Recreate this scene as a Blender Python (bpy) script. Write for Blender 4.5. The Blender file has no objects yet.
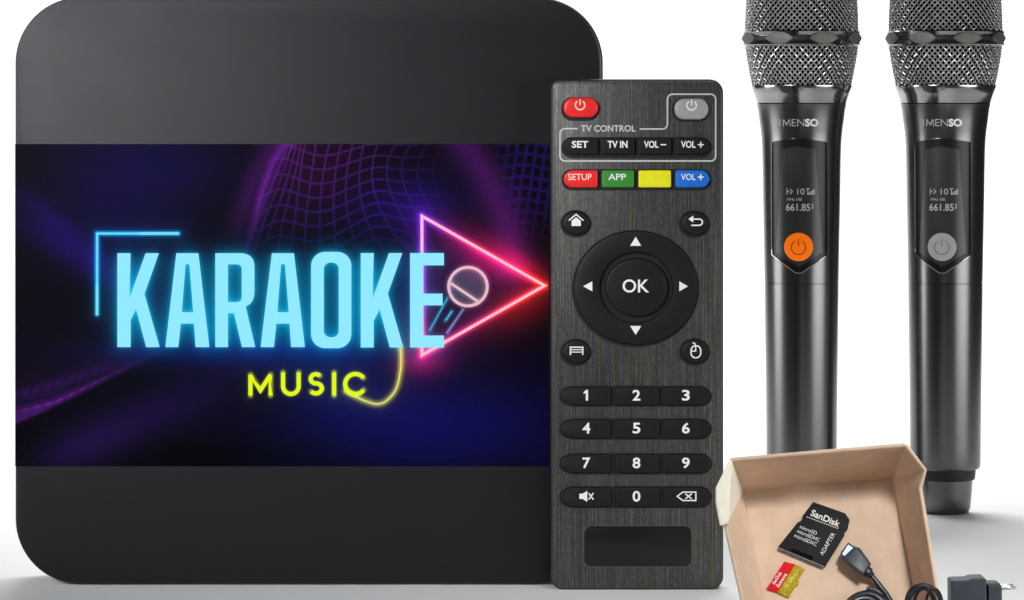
import bpy, math, random
import numpy as np
from mathutils import Vector
random.seed(7)
PI = math.pi
R = math.radians
S = 0.0003          # metres per unit of length
D = 3500.0          # distance of the box front from the camera, in those units
H0 = 100.0
HC = 485.0          # height of the camera above the floor
sc = bpy.context.scene
COL = sc.collection

# ------------------------------------------------------------------ materials
def srgb(r, g, b):
    def f(c):
        c /= 255.0
        return c/12.92 if c <= .04045 else ((c+.055)/1.055)**2.4
    return (f(r), f(g), f(b), 1)

def mat(name, col, rough=.5, metal=0.0, spec=.5, coat=0.0, emit=None, estr=1.0,
        nscale=0, var=0.0, bump=0.0, bscale=4000, stretch=(1, 1, 1), rvar=0.0):
    m = bpy.data.materials.new(name)
    m.use_nodes = True
    nt = m.node_tree
    b = nt.nodes['Principled BSDF']
    if len(col) == 3: col = (*col, 1)
    b.inputs['Base Color'].default_value = col
    b.inputs['Roughness'].default_value = rough
    b.inputs['Metallic'].default_value = metal
    b.inputs['Specular IOR Level'].default_value = spec
    b.inputs['Coat Weight'].default_value = coat
    if emit:
        b.inputs['Emission Color'].default_value = emit
        b.inputs['Emission Strength'].default_value = estr
    L = nt.links.new
    tc = nt.nodes.new('ShaderNodeTexCoord')
    mp = nt.nodes.new('ShaderNodeMapping')
    mp.inputs['Scale'].default_value = stretch
    L(tc.outputs['Object'], mp.inputs['Vector'])
    if var or rvar:
        n = nt.nodes.new('ShaderNodeTexNoise')
        n.inputs['Scale'].default_value = nscale or 300
        n.inputs['Detail'].default_value = 6
        L(mp.outputs[0], n.inputs['Vector'])
        if var:
            mr = nt.nodes.new('ShaderNodeMapRange')
            mr.inputs['From Min'].default_value = .3
            mr.inputs['From Max'].default_value = .7
            mr.inputs['To Min'].default_value = 1-var
            mr.inputs['To Max'].default_value = 1+var
            L(n.outputs['Fac'], mr.inputs['Value'])
            mx = nt.nodes.new('ShaderNodeVectorMath'); mx.operation = 'SCALE'
            mx.inputs[0].default_value = col[:3]
            L(mr.outputs[0], mx.inputs['Scale'])
            L(mx.outputs[0], b.inputs['Base Color'])
        if rvar:
            mr = nt.nodes.new('ShaderNodeMapRange')
            mr.inputs['To Min'].default_value = rough-rvar
            mr.inputs['To Max'].default_value = rough+rvar
            L(n.outputs['Fac'], mr.inputs['Value'])
            L(mr.outputs[0], b.inputs['Roughness'])
    if bump:
        n = nt.nodes.new('ShaderNodeTexNoise')
        n.inputs['Scale'].default_value = bscale
        n.inputs['Detail'].default_value = 4
        L(mp.outputs[0], n.inputs['Vector'])
        bp = nt.nodes.new('ShaderNodeBump')
        bp.inputs['Strength'].default_value = bump
        bp.inputs['Distance'].default_value = .0003
        L(n.outputs['Fac'], bp.inputs['Height'])
        L(bp.outputs[0], b.inputs['Normal'])
    return m

M = {}
M['floor'] = mat('white_paper', (.88, .88, .88), .8, spec=.1, var=.015, nscale=6)
M['casing'] = mat('dark_casing', (.03, .03, .033), .36, spec=.6, bump=.04, bscale=6000, rvar=.05, nscale=200)
M['plate'] = mat('satin_black_plate', (.006, .006, .008), .5, spec=.28, rvar=.03, nscale=60, bump=.02, bscale=9000)
M['key_black'] = mat('black_rubber_key', (.0065, .0065, .0065), .5, spec=.22, var=.2, nscale=700, bump=.08, bscale=5000)
M['key_red'] = mat('red_key', (.72, .02, .02), .35, spec=.4, var=.08, nscale=900)
M['key_grey'] = mat('grey_key', (.30, .30, .28), .4, spec=.4, var=.08, nscale=900)
M['key_green'] = mat('green_key', (.035, .22, .03), .4, spec=.3, var=.08, nscale=900)
M['key_yellow'] = mat('yellow_key', (.72, .68, .01), .4, spec=.3, var=.06, nscale=900)
M['key_blue'] = mat('blue_key', (.01, .13, .56), .4, spec=.3, var=.08, nscale=900)
M['print'] = mat('white_print', (.75, .75, .73), .5, spec=.2, var=.06, nscale=4000)
M['print_warm'] = mat('pale_print', (.8, .62, .5), .5, spec=.2)
M['outline'] = mat('grey_outline_print', (.5, .5, .48), .5, spec=.2, var=.15, nscale=3000)
M['shell'] = mat('remote_shell', (.018, .018, .018), .4, spec=.5, bump=.05, bscale=6000)
M['name_recess'] = mat('glossy_black_inlay', (.008, .008, .008), .25, spec=.3)
M['mic_body'] = mat('gunmetal_lacquer', (.13, .13, .133), .25, metal=1, rvar=.025, nscale=150, bump=.015, bscale=7000)
M['mic_chrome'] = mat('dark_chrome', (.36, .35, .34), .14, metal=1, rvar=.03, nscale=150)
M['mic_ring'] = mat('polished_ring', (.25, .25, .24), .12, metal=1)
M['mic_pad'] = mat('grey_pad', (.10, .10, .09), .5, spec=.4, metal=.2, var=.1, nscale=600)
M['wire'] = mat('grille_wire', (.52, .52, .51), .36, metal=1, var=.15, nscale=900)
M['mesh_core'] = mat('dark_foam', (.006, .006, .006), .9, spec=.1, bump=.2)
M['bezel'] = mat('black_bezel', (.008, .008, .008), .3, spec=.25)
M['mic_screen'] = mat('dark_glass_screen', (.03, .032, .033), .3, spec=.4, rvar=.03)
M['mic_text'] = mat('screen_text_glow', (.2, .2, .2), .5, emit=srgb(150, 152, 155), estr=.6)
M['mic_logo'] = mat('silver_logo', (.75, .75, .75), .4, spec=.3)
M['mic_logo_dim'] = mat('dim_silver_logo', (.30, .30, .30), .5, spec=.3)
M['orange'] = mat('orange_button_glow', (1, .19, .004), .45, spec=.25, emit=(1, .17, .0, 1), estr=.3)  # emission added to brighten the button
M['orange_dark'] = mat('orange_symbol', (.42, .06, .005), .5, spec=.2)
M['silver_btn'] = mat('grey_button', (.42, .42, .43), .42, spec=.3)
M['silver_dark'] = mat('grey_symbol', (.24, .24, .25), .5, spec=.2)
M['groove'] = mat('black_groove', (.01, .01, .01), .5, spec=.3)
M['card_black'] = mat('black_card_plastic', (.013, .013, .014), .62, spec=.16, bump=.1, bscale=5000)
M['card_red'] = mat('red_card_print', (.66, .008, .012), .6, spec=.12)
M['card_gold'] = mat('gold_card_print', (.42, .31, .006), .6, spec=.12, var=.3, nscale=1500)
M['card_gold_print'] = mat('pale_gold_print', (.75, .62, .08), .5)
M['plug_plastic'] = mat('blue_grey_plastic', (.045, .058, .072), .42, spec=.4, bump=.05, bscale=5000)
M['plug_dark'] = mat('dark_blue_plastic', (.012, .016, .024), .5, spec=.3)
M['connector'] = mat('bright_plated_metal', (.46, .56, .78), .5, metal=.3)
M['hole'] = mat('connector_mouth', (.004, .004, .005), .8, spec=.05)
M['cord'] = mat('black_cord', (.012, .016, .022), .33, spec=.55, bump=.05, bscale=3000)
M['adapter'] = mat('adapter_plastic', (.032, .044, .056), .5, spec=.35, bump=.1, bscale=5000, var=.08)
M['prong'] = mat('nickel_prong', (.5, .5, .5), .3, metal=1)

def cardboard(name, base):
    m = mat(name, base, .85, spec=.15)
    nt = m.node_tree; L = nt.links.new; b = nt.nodes['Principled BSDF']
    tc = nt.nodes.new('ShaderNodeTexCoord')
    n1 = nt.nodes.new('ShaderNodeTexNoise'); n1.inputs['Scale'].default_value = 90; n1.inputs['Detail'].default_value = 8
    L(tc.outputs['Object'], n1.inputs['Vector'])
    mp = nt.nodes.new('ShaderNodeMapping'); mp.inputs['Scale'].default_value = (300, 260, 260)
    L(tc.outputs['Object'], mp.inputs['Vector'])
    n2 = nt.nodes.new('ShaderNodeTexNoise'); n2.inputs['Scale'].default_value = 1; n2.inputs['Detail'].default_value = 5
    L(mp.outputs[0], n2.inputs['Vector'])
    ad = nt.nodes.new('ShaderNodeMath'); ad.operation = 'ADD'
    L(n1.outputs['Fac'], ad.inputs[0]); L(n2.outputs['Fac'], ad.inputs[1])
    mr = nt.nodes.new('ShaderNodeMapRange')
    mr.inputs['From Min'].default_value = .7; mr.inputs['From Max'].default_value = 1.3
    mr.inputs['To Min'].default_value = .92; mr.inputs['To Max'].default_value = 1.07
    L(ad.outputs[0], mr.inputs['Value'])
    mx = nt.nodes.new('ShaderNodeVectorMath'); mx.operation = 'SCALE'
    mx.inputs[0].default_value = base
    L(mr.outputs[0], mx.inputs['Scale']); L(mx.outputs[0], b.inputs['Base Color'])
    wv = nt.nodes.new('ShaderNodeTexWave'); wv.inputs['Scale'].default_value = 170; wv.inputs['Distortion'].default_value = .6
    L(tc.outputs['Object'], wv.inputs['Vector'])
    sm = nt.nodes.new('ShaderNodeMath'); sm.operation = 'MULTIPLY_ADD'; sm.inputs[1].default_value = .35
    L(wv.outputs['Fac'], sm.inputs[0]); L(n2.outputs['Fac'], sm.inputs[2])
    bp = nt.nodes.new('ShaderNodeBump'); bp.inputs['Strength'].default_value = .12; bp.inputs['Distance'].default_value = .0003
    L(sm.outputs[0], bp.inputs['Height']); L(bp.outputs[0], b.inputs['Normal'])
    return m
M['cardboard'] = cardboard('brown_cardboard', (.72, .53, .39))
M['cardboard_lit'] = cardboard('lit_cardboard', (.92, .88, .74))  # paler copy of the cardboard, light on the flap put into its colour

def brushed():
    m = mat('brushed_metal_face', (.08, .08, .07), .42, metal=.55, spec=.5)
    nt = m.node_tree; L = nt.links.new; b = nt.nodes['Principled BSDF']
    tc = nt.nodes.new('ShaderNodeTexCoord')
    def noise(sx, sz, seed, det=3):
        mp = nt.nodes.new('ShaderNodeMapping'); mp.inputs['Scale'].default_value = (sx, 1, sz)
        mp.inputs['Location'].default_value = (seed, seed, seed)
        L(tc.outputs['Object'], mp.inputs['Vector'])
        n = nt.nodes.new('ShaderNodeTexNoise'); n.inputs['Scale'].default_value = 1; n.inputs['Detail'].default_value = det
        n.inputs['Roughness'].default_value = .7
        L(mp.outputs[0], n.inputs['Vector']); return n.outputs['Fac']
    a = noise(4600, 26, 3.1, 5); c = noise(1500, 24, 11.7, 3)
    fine = noise(3000, 900, 5.5, 2)
    cr = nt.nodes.new('ShaderNodeValToRGB')
    e = cr.color_ramp.elements
    e[0].position = .30; e[0].color = (.022, .022, .021, 1)
    e[1].position = .72; e[1].color = (.17, .17, .162, 1)
    x = e.new(.5); x.color = (.05, .05, .047, 1)
    ad = nt.nodes.new('ShaderNodeMath'); ad.operation = 'MULTIPLY_ADD'; ad.inputs[1].default_value = .35
    sb = nt.nodes.new('ShaderNodeMath'); sb.operation = 'SUBTRACT'; sb.inputs[1].default_value = .5
    L(fine, sb.inputs[0]); L(sb.outputs[0], ad.inputs[0]); L(a, ad.inputs[2])
    L(ad.outputs[0], cr.inputs['Fac'])
    c2 = nt.nodes.new('ShaderNodeValToRGB')
    e = c2.color_ramp.elements
    e[0].position = .34; e[0].color = (.8, .9, 1.15, 1)
    e[1].position = .66; e[1].color = (1.15, 1.0, .74, 1)
    x = e.new(.46); x.color = (.95, .97, 1, 1)
    x = e.new(.56); x.color = (1.05, 1.03, .92, 1)
    L(c, c2.inputs['Fac'])
    mx = nt.nodes.new('ShaderNodeVectorMath'); mx.operation = 'MULTIPLY'
    L(cr.outputs[0], mx.inputs[0]); L(c2.outputs[0], mx.inputs[1])
    L(mx.outputs[0], b.inputs['Base Color'])
    bp = nt.nodes.new('ShaderNodeBump'); bp.inputs['Strength'].default_value = .25; bp.inputs['Distance'].default_value = .0002
    L(a, bp.inputs['Height']); L(bp.outputs[0], b.inputs['Normal'])
    return m
M['brushed'] = brushed()

def emis(name, col, strength=1.0):  # self-lit colour for the flat neon artwork
    return mat(name, (0, 0, 0), .45, spec=.04, emit=col, estr=strength)
M['neon_cyan'] = emis('neon_cyan_letters', srgb(146, 234, 255))
M['neon_yellow'] = emis('neon_yellow_letters', srgb(226, 250, 20))
M['neon_line_yellow'] = emis('neon_cable_core', srgb(240, 235, 150))
M['neon_corner'] = emis('neon_corner_core', srgb(120, 225, 245))
M['neon_pink'] = emis('neon_pink_core', srgb(255, 190, 205))
M['neon_rose'] = emis('neon_rose_core', srgb(232, 190, 196))
M['neon_teal'] = emis('neon_teal_core', srgb(60, 175, 200))

# ------------------------------------------------------------------ geometry helpers
def F(d):
    """frame of an upright plane at distance d: (x, y, out) -> world"""
    k = d/D
    def f(x, y, out=0.0):
        return Vector(((x-512)*k*S, (d-D-out*k)*S, (HC+(H0-y)*k)*S))
    return f

class MB:
    def __init__(s): s.v = []; s.f = []
    def add(s, vs, fs):
        n = len(s.v); s.v += [tuple(v) for v in vs]; s.f += [tuple(i+n for i in f) for f in fs]
        return s
    def build(s, name, m, parent=None, org=None, angle=35, smooth=True):
        me = bpy.data.meshes.new(name)
        if org is None:
            org = Vector((0, 0, 0)); p = parent
            while p is not None: org = org+p.location; p = p.parent
        me.from_pydata([tuple(Vector(v)-org) for v in s.v], [], s.f)
        me.update()
        if smooth:
            me.shade_smooth(); me.set_sharp_from_angle(angle=R(angle))
        o = bpy.data.objects.new(name, me); COL.objects.link(o)
        me.materials.append(m)
        if parent: o.parent = parent
        return o

def offs(pts, d):
    """inset a closed outline by d"""
    n = len(pts)
    area = sum(pts[i][0]*pts[(i+1) % n][1]-pts[(i+1) % n][0]*pts[i][1] for i in range(n))
    sg = 1 if area > 0 else -1
    out = []
    for i in range(n):
        a = pts[i-1]; b = pts[i]; c = pts[(i+1) % n]
        e1 = (b[0]-a[0], b[1]-a[1]); e2 = (c[0]-b[0], c[1]-b[1])
        l1 = math.hypot(*e1) or 1; l2 = math.hypot(*e2) or 1
        n1 = (-e1[1]/l1*sg, e1[0]/l1*sg); n2 = (-e2[1]/l2*sg, e2[0]/l2*sg)
        bx, by = n1[0]+n2[0], n1[1]+n2[1]; q = bx*bx+by*by
        if q < .3: bx, by, q = n1[0], n1[1], 1.0; f = 1
        else: f = 2/q
        out.append((b[0]+bx*f*d, b[1]+by*f*d))
    return out

def prism(mb, f, pts, z0, z1, bev=0.0, seg=3, back=True):
    loops = [(0, z0)]
    if bev:
        for i in range(seg+1):
            a = PI/2*i/seg
            loops.append((bev*(1-math.cos(a)), z1-bev+bev*math.sin(a)))
    else: loops.append((0, z1))
    n = len(pts); vs = []; fs = []
    for ins, z in loops:
        q = offs(pts, ins) if ins else pts
        vs += [f(x, y, z) for x, y in q]
    for k in range(len(loops)-1):
        for i in range(n):
            j = (i+1) % n
            fs.append((k*n+i, k*n+j, (k+1)*n+j, (k+1)*n+i))
    fs.append(tuple(range((len(loops)-1)*n, len(loops)*n)))
    if back: fs.append(tuple(reversed(range(n))))
    # consistent outward winding
    area = sum(pts[i][0]*pts[(i+1) % n][1]-pts[(i+1) % n][0]*pts[i][1] for i in range(n))
    if area > 0: fs = [tuple(reversed(q)) for q in fs]
    return mb.add(vs, fs)

def rrect(x0, y0, x1, y1, r, n=8, rs=None):
    rs = rs or (r, r, r, r)     # tl, tr, br, bl
    out = []
    for (cx, cy, a0, rr) in ((x0, y0, 180, rs[0]), (x1, y0, 270, rs[1]), (x1, y1, 0, rs[2]), (x0, y1, 90, rs[3])):
        rx, ry = rr if isinstance(rr, tuple) else (rr, rr)
        if rx < .01: out.append((cx, cy)); continue
        ox = cx+rx if cx == x0 else cx-rx; oy = cy+ry if cy == y0 else cy-ry
        for i in range(n+1):
            a = R(a0+90*i/n)
            out.append((ox+rx*math.cos(a), oy+ry*math.sin(a)))
    q = []
    for p in out:
        if not q or math.hypot(p[0]-q[-1][0], p[1]-q[-1][1]) > 1e-3: q.append(p)
    if math.hypot(q[0][0]-q[-1][0], q[0][1]-q[-1][1]) < 1e-3: q.pop()
    return q

def ellipse(cx, cy, rx, ry, n=48):
    return [(cx+rx*math.cos(2*PI*i/n), cy+ry*math.sin(2*PI*i/n)) for i in range(n)]

def arc(cx, cy, r, a0, a1, n=20, ry=None):
    ry = ry or r
    return [(cx+r*math.cos(R(a0+(a1-a0)*i/n)), cy-ry*math.sin(R(a0+(a1-a0)*i/n))) for i in range(n+1)]

def stroke(mb, f, pts, w, out, closed=False, th=.25):
    """flat printed line of width w"""
    q_ = [pts[0]]
    for p in pts[1:]:
        if math.hypot(p[0]-q_[-1][0], p[1]-q_[-1][1]) > .02: q_.append(p)
    pts = q_
    n = len(pts); L = []; Rr = []
    for i in range(n):
        a = pts[i-1] if (i or closed) else None
        c = pts[(i+1) % n] if (i < n-1 or closed) else None
        b = pts[i]
        def nn(p, q):
            l = math.hypot(q[0]-p[0], q[1]-p[1]) or 1
            return (-(q[1]-p[1])/l, (q[0]-p[0])/l)
        if a is None: v = nn(b, c)
        elif c is None: v = nn(a, b)
        else:
            n1, n2 = nn(a, b), nn(b, c); bx, by = n1[0]+n2[0], n1[1]+n2[1]; q = bx*bx+by*by
            v = (bx*2/q, by*2/q) if q > .5 else n1
        L.append((b[0]+v[0]*w/2, b[1]+v[1]*w/2)); Rr.append((b[0]-v[0]*w/2, b[1]-v[1]*w/2))
    vs = [f(*p, out) for p in L]+[f(*p, out) for p in Rr]+[f(*p, out-th) for p in L]+[f(*p, out-th) for p in Rr]
    fs = []
    for i in range(n if closed else n-1):
        j = (i+1) % n
        fs += [(i, j, n+j, n+i), (i, 2*n+i, 2*n+j, j), (n+i, n+j, 3*n+j, 3*n+i)]
    return mb.add(vs, fs)

_tx = {}
def glyphs(s, bold):
    if (s, bold) in _tx: return _tx[(s, bold)]
    cu = bpy.data.curves.new('t', 'FONT'); cu.body = s; cu.size = 1; cu.offset = bold; cu.resolution_u = 4
    o = bpy.data.objects.new('t', cu); COL.objects.link(o)
    dg = bpy.context.evaluated_depsgraph_get()
    me = o.evaluated_get(dg).to_mesh()
    vs = [(v.co.x, v.co.y) for v in me.vertices]; fs = [tuple(p.vertices) for p in me.polygons]
    o.evaluated_get(dg).to_mesh_clear()
    bpy.data.objects.remove(o); bpy.data.curves.remove(cu)
    _tx[(s, bold)] = (vs, fs); return vs, fs

def text(mb, f, s, cx, cy, w, h, out, rot=0, bold=.02, shear=0):
    vs, fs = glyphs(s, bold)
    x0 = min(v[0] for v in vs); x1 = max(v[0] for v in vs); y0 = min(v[1] for v in vs); y1 = max(v[1] for v in vs)
    c, sn = math.cos(R(rot)), math.sin(R(rot)); res = []
    for x, y in vs:
        u = ((x-x0)/(x1-x0)-.5)*w; v = (.5-(y-y0)/(y1-y0))*h
        u += -v*shear
        res.append(f(cx+u*c-v*sn, cy+u*sn+v*c, out))
    return mb.add(res, fs)

def tube(mb, pts, r, n=8, closed=False, caps=True):
    pts = [Vector(p) for p in pts]; m = len(pts)
    vs = []; fs = []; up = None
    for i in range(m):
        a = pts[i-1] if (i or closed) else pts[i]
        b = pts[(i+1) % m] if (i < m-1 or closed) else pts[i]
        t = (b-a).normalized()
        if up is None:
            up = Vector((0, 0, 1)) if abs(t.z) < .9 else Vector((0, 1, 0))
        up = (up-t*up.dot(t)).normalized(); sd = t.cross(up)
        rr = r[i] if isinstance(r, (list, tuple)) else r
        for k in range(n):
            a2 = 2*PI*k/n
            vs.append(pts[i]+(up*math.cos(a2)+sd*math.sin(a2))*rr)
    for i in range(m if closed else m-1):
        j = (i+1) % m
        for k in range(n):
            l = (k+1) % n
            fs.append((i*n+k, j*n+k, j*n+l, i*n+l))
    if caps and not closed:
        fs.append(tuple(range(n))); fs.append(tuple(reversed(range((m-1)*n, m*n))))
    return mb.add(vs, fs)

def spline(pts, n=10, closed=False):
    P = [Vector(p) for p in pts]; m = len(P); out = []
    for i in range(m if closed else m-1):
        g = lambda k: P[k % m] if closed else P[max(0, min(m-1, k))]
        a, b, c, d = g(i-1), g(i), g(i+1), g(i+2)
        for j in range(n):
            t = j/n
            out.append(.5*((2*b)+(c-a)*t+(2*a-5*b+4*c-d)*t*t+(3*b-a-3*c+d)*t**3))
    if not closed: out.append(P[-1])
    return out

def empty(name, loc, label, cat, group=None):
    o = bpy.data.objects.new(name, None); COL.objects.link(o)
    o.empty_display_size = .01
    o.location = loc; o['label'] = label; o['category'] = cat
    if group: o['group'] = group
    return o

# ------------------------------------------------------------------ the setting: a white paper sweep
mb = MB(); prof = []
prof.append((-750, 0))
for y in (-350, 0, 1000, 2000, 2900): prof.append((y, 0))
rad = 900
for i in range(1, 17):
    a = PI/2*i/16; prof.append((2900+rad*math.sin(a), rad-rad*math.cos(a)))
prof.append((3800, 3600))
vs = []; xs = [-1900, -950, 0, 950, 1900]
for y, z in prof:
    for x in xs: vs.append((x*S, y*S, z*S))
n = len(xs)
mb.add(vs, [(i*n+j, i*n+j+1, (i+1)*n+j+1, (i+1)*n+j) for i in range(len(prof)-1) for j in range(n-1)])
o = mb.build('floor', M['floor'], angle=60); o['kind'] = 'structure'
o['label'] = 'plain white paper sweep under and behind everything'

# ------------------------------------------------------------------ TV box
f0 = F(3500)
tv = empty('tv_box', f0(309, 585, 0), 'large black square media box with a neon karaoke picture across its front', 'media box')
mb = MB(); prism(mb, f0, rrect(15, -3, 603, 585, 66, 16), -80, 0, 4, 5); mb.build('casing', M['casing'], tv)
mb = MB(); prism(mb, f0, rrect(16.2, -2, 598.5, 583.4, 64, 16), -1, 1.2, .8, 3); mb.build('front_plate', M['plate'], tv)

# picture geometry ------------------------------------------------
def z5(p): return (80+p[0]/3.75, 200+p[1]/3.75)
def z4(p): return (300+p[0]/3.75, 190+p[1]/3.75)
def rc(x0, y0, x1, y1, r, n=8): return rrect(x0, y0, x1, y1, r, n)
def bez(p0, p1, p2, n=8):
    return [((1-t)**2*p0[0]+2*t*(1-t)*p1[0]+t*t*p2[0], (1-t)**2*p0[1]+2*t*(1-t)*p1[1]+t*t*p2[1]) for t in [i/n for i in range(n+1)]]
letters = []     # (outer, hole or None)
letters.append(([z5(p) for p in [(141,199),(191,199),(187,366),(247,199),(297,199),(243,352),(300,551),(249,551),(211,408),(191,450),(191,551),(141,551)]], None))
letters.append(([z5(p) for p in [(362,199),(445,199),(486,551),(434,551),(428,463),(379,463),(370,551),(321,551)]], [z5(p) for p in [(397,241),(411,241),(425,420),(383,420)]]))
Ro = [(508,199),(600,199)]+bez((600,199),(655,199),(655,250))+[(655,340)]+bez((655,340),(655,388),(622,398))[1:]+[(658,551),(608,551),(578,424),(556,424),(556,551),(508,551)]
Rh = [(556,241),(588,241)]+bez((588,241),(607,241),(607,260))[1:]+[(607,360)]+bez((607,360),(607,382),(588,382))[1:]+[(556,382)]
letters.append(([z5(p) for p in Ro], [z5(p) for p in Rh]))
letters.append(([z5(p) for p in [(720,199),(803,199),(844,551),(792,551),(786,463),(737,463),(728,551),(678,551)]], [z5(p) for p in [(755,241),(769,241),(783,420),(741,420)]]))
letters.append((rc(311.2, 251.7, 351.5, 348, 14), rc(324, 262.5, 338.8, 337, 6.5)))
letters.append(([z4(p) for p in [(228,236),(277,236),(273,405),(334,236),(384,236),(330,388),(388,590),(337,590),(299,447),(277,490),(277,590),(228,590)]], None))
letters.append(([z4(p) for p in [(413,236),(540,236),(540,282),(461,282),(461,388),(535,388),(535,432),(461,432),(461,545),(540,545),(540,590),(413,590)]], None))
tri = [(422, 216), (544.5, 285.5), (422, 355)]
corner = [(97.3, 314), (97.3, 233.4), (178.5, 233.4)]
cable = [(400.8, 349), (400.9, 367), (396.5, 388), (387, 400.2), (377.5, 403.8), (366, 401), (355, 396), (346, 391)]
cable = [(v.x, v.y) for v in spline([(x, y, 0) for x, y in cable], 8)]
music = [
    ([(250.6, 395.3), (250.6, 374.5), (260.6, 390), (270.8, 374.5), (270.8, 395.3)], 'M'),
    ([(283.2, 372.3), (283.2, 386)]+arc(291, 386, 7.8, 180, 360, 14)+[(298.8, 372.3)], 'U'),
    ([(x, y) for x, y in arc(316, 378.6, 5.2, 40, 270, 14, 4.6)]+[(x, y) for x, y in arc(316, 388.2, 6.0, 90, -140, 14, 5.0)], 'S'),
    ([(334.2, 372.3), (334.2, 395.3)], 'I'),
    (arc(355.5, 383.8, 10.2, 38, 322, 24, 10.0), 'C')]

# soft light of the picture, one value per small cell -----------------------
X0, X1, Y0, Y1 = 15.4, 549.0, 144.0, 466.0
nx, ny = 535, 323
gx, gy = np.meshgrid(np.linspace(X0, X1, nx), np.linspace(Y0, Y1, ny))
img = np.zeros((ny, nx, 3))
def addc(mask, c): img[...] += mask[..., None]*np.array(c, float)
def blob(cx, cy, rx, ry, ang=0):
    c, s_ = math.cos(R(ang)), math.sin(R(ang))
    u = ((gx-cx)*c+(gy-cy)*s_)/rx; v = (-(gx-cx)*s_+(gy-cy)*c)/ry
    return np.exp(-(u*u+v*v))
def dist(pts, closed=False):
    d = np.full(gx.shape, 1e9)
    tpar = np.zeros(gx.shape); m = len(pts)
    for i in range(m if closed else m-1):
        ax, ay = pts[i]; bx, by = pts[(i+1) % m]
        ex, ey = bx-ax, by-ay; q = ex*ex+ey*ey+1e-9
        t = np.clip(((gx-ax)*ex+(gy-ay)*ey)/q, 0, 1)
        dd = np.hypot(gx-ax-t*ex, gy-ay-t*ey)
        d = np.minimum(d, dd)
    return d
def inside(poly):
    r = np.zeros(gx.shape, bool); m = len(poly)
    for i in range(m):
        ax, ay = poly[i]; bx, by = poly[(i+1) % m]
        if ay == by: continue
        c = ((ay > gy) != (by > gy)) & (gx < (bx-ax)*(gy-ay)/(by-ay)+ax)
        r ^= c
    return r
def blur(a, s_):
    k = int(3*s_)+1; w = np.exp(-.5*(np.arange(-k, k+1)/s_)**2); w /= w.sum()
    for ax in (0, 1):
        p = np.pad(a, [(k, k) if i == ax else (0, 0) for i in (0, 1)], mode='constant')
        a = sum(w[j]*(p[j:j+a.shape[0], :] if ax == 0 else p[:, j:j+a.shape[1]]) for j in range(2*k+1))
    return a
img[...] = (4, 2, 12)
addc(blob(115, 190, 75, 75, 20), (8, 3, 44)); addc(blob(190, 165, 60, 40), (4, 2, 24))
addc(blob(70, 250, 75, 16, 32), (18, 4, 50)); addc(blob(50, 215, 50, 10, 38), (14, 3, 35))
addc(blob(430, 425, 150, 55), (6, 8, 66)); addc(blob(330, 380, 60, 40), (4, 10, 38))
addc(blob(80, 448, 60, 24, -22), (14, 6, 30)); addc(blob(150, 415, 110, 26, -24), (16, 6, 34))
addc(blob(20, 455, 25, 30), (-4, -2, -10)); addc(blob(210, 455, 90, 16), (-6, -2, -12))
# purple streaks low on the left
fade = np.clip(1.15-(gx-15)/150, 0, 1)
edge = [(10, 424), (60, 402), (110, 377), (165, 350)]
de = dist(edge); above = (gy < np.interp(gx, [10, 60, 110, 165], [424, 402, 377, 350]))
addc(np.where(above, np.exp(-de/20), np.exp(-(de/2.5)**2))*fade, (58, 18, 88))
for (a, w, c) in (([(10, 413), (55, 402), (100, 380), (140, 360)], 1.2, (50, 14, 40)), ([(10, 405), (50, 396), (95, 377)], 1.0, (-30, -10, -40)), ([(10, 418), (60, 400), (105, 379)], 1.0, (30, 6, 30)),
                  ([(10, 396), (60, 382), (110, 365)], 4, (20, 6, 34))):
    addc(np.exp(-(dist(a)/w)**2)*fade*(.7+.3*np.sin(gx*.55)), c)
# ridge + haze left of the mesh
vf = np.clip((262-gy)/60, 0, 1)
addc(np.exp(-(dist([(286, 140), (272, 162), (262, 190), (246, 250)])/4.0)**2)*vf, (52, 14, 70))
addc(np.exp(-(dist([(275, 140), (254, 180), (238, 230)])/12.0)**2)*vf, (40, 8, 48))
for k in range(5):
    o_ = k*2.3
    addc(np.exp(-(dist([(289+o_, 140), (274+o_, 162), (263+o_, 190), (247+o_, 250)])/.8)**2)*vf, (30, 10, 44))
# mesh cloth
reg = 1/(1+np.exp(-(gx-np.interp(gy, [144, 190, 250], [288, 266, 250]))/3))*np.clip((268-gy)/45, 0, 1)*1/(1+np.exp((gx-470)/14))
addc(reg*blob(300, 165, 70, 60), (26, 4, 24)); addc(reg*blob(430, 200, 60, 40), (4, 2, 22))
LX = [(318,225,165,110),(340,262,205,150),(362,300,250,200),(385,338,300,270),(408,376,358,335),(468,436,418,410),(540,500,490,490),(607,568,565,577),(668,631,640,685),(728,706,732,800),(806,780,830,930),(905,865,930,1010),(990,950,1020,1090),(1080,1035,1100,1160),(1170,1120,1180,1240),(1260,1210,1260,1310)]
yy = [22, 250, 400, 550]; lines = np.zeros(gx.shape)
for L_ in LX:
    ys = np.linspace(10, 640, 16)
    co = np.polyfit(yy, L_, 3); xx = np.polyval(co, ys)
    d_ = dist([(230+a/5.45, 140+b/5.45) for a, b in zip(xx, ys)])
    lines = np.maximum(lines, np.exp(-(d_/.85)**2))
kx = [258, 270, 281, 300, 322, 350, 377, 400, 440, 480]
ky = [170, 159, 155.6, 165, 171.5, 163, 153.8, 158, 156, 160]; ks = [15.8, 15.6, 15.6, 15, 14.1, 12.8, 11.6, 12.2, 13, 13]
xs_ = np.linspace(255, 480, 60)
for m_ in range(-3, 8):
    base = np.interp(xs_, kx, ky)+m_*np.interp(xs_, kx, ks)
    base = np.convolve(np.pad(base, 3, mode='edge'), np.ones(7)/7, 'valid')
    lines = np.maximum(lines, np.exp(-(dist(list(zip(xs_, base)))/.85)**2))
tt = np.clip((gy-144)/100, 0, 1)[..., None]
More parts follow.
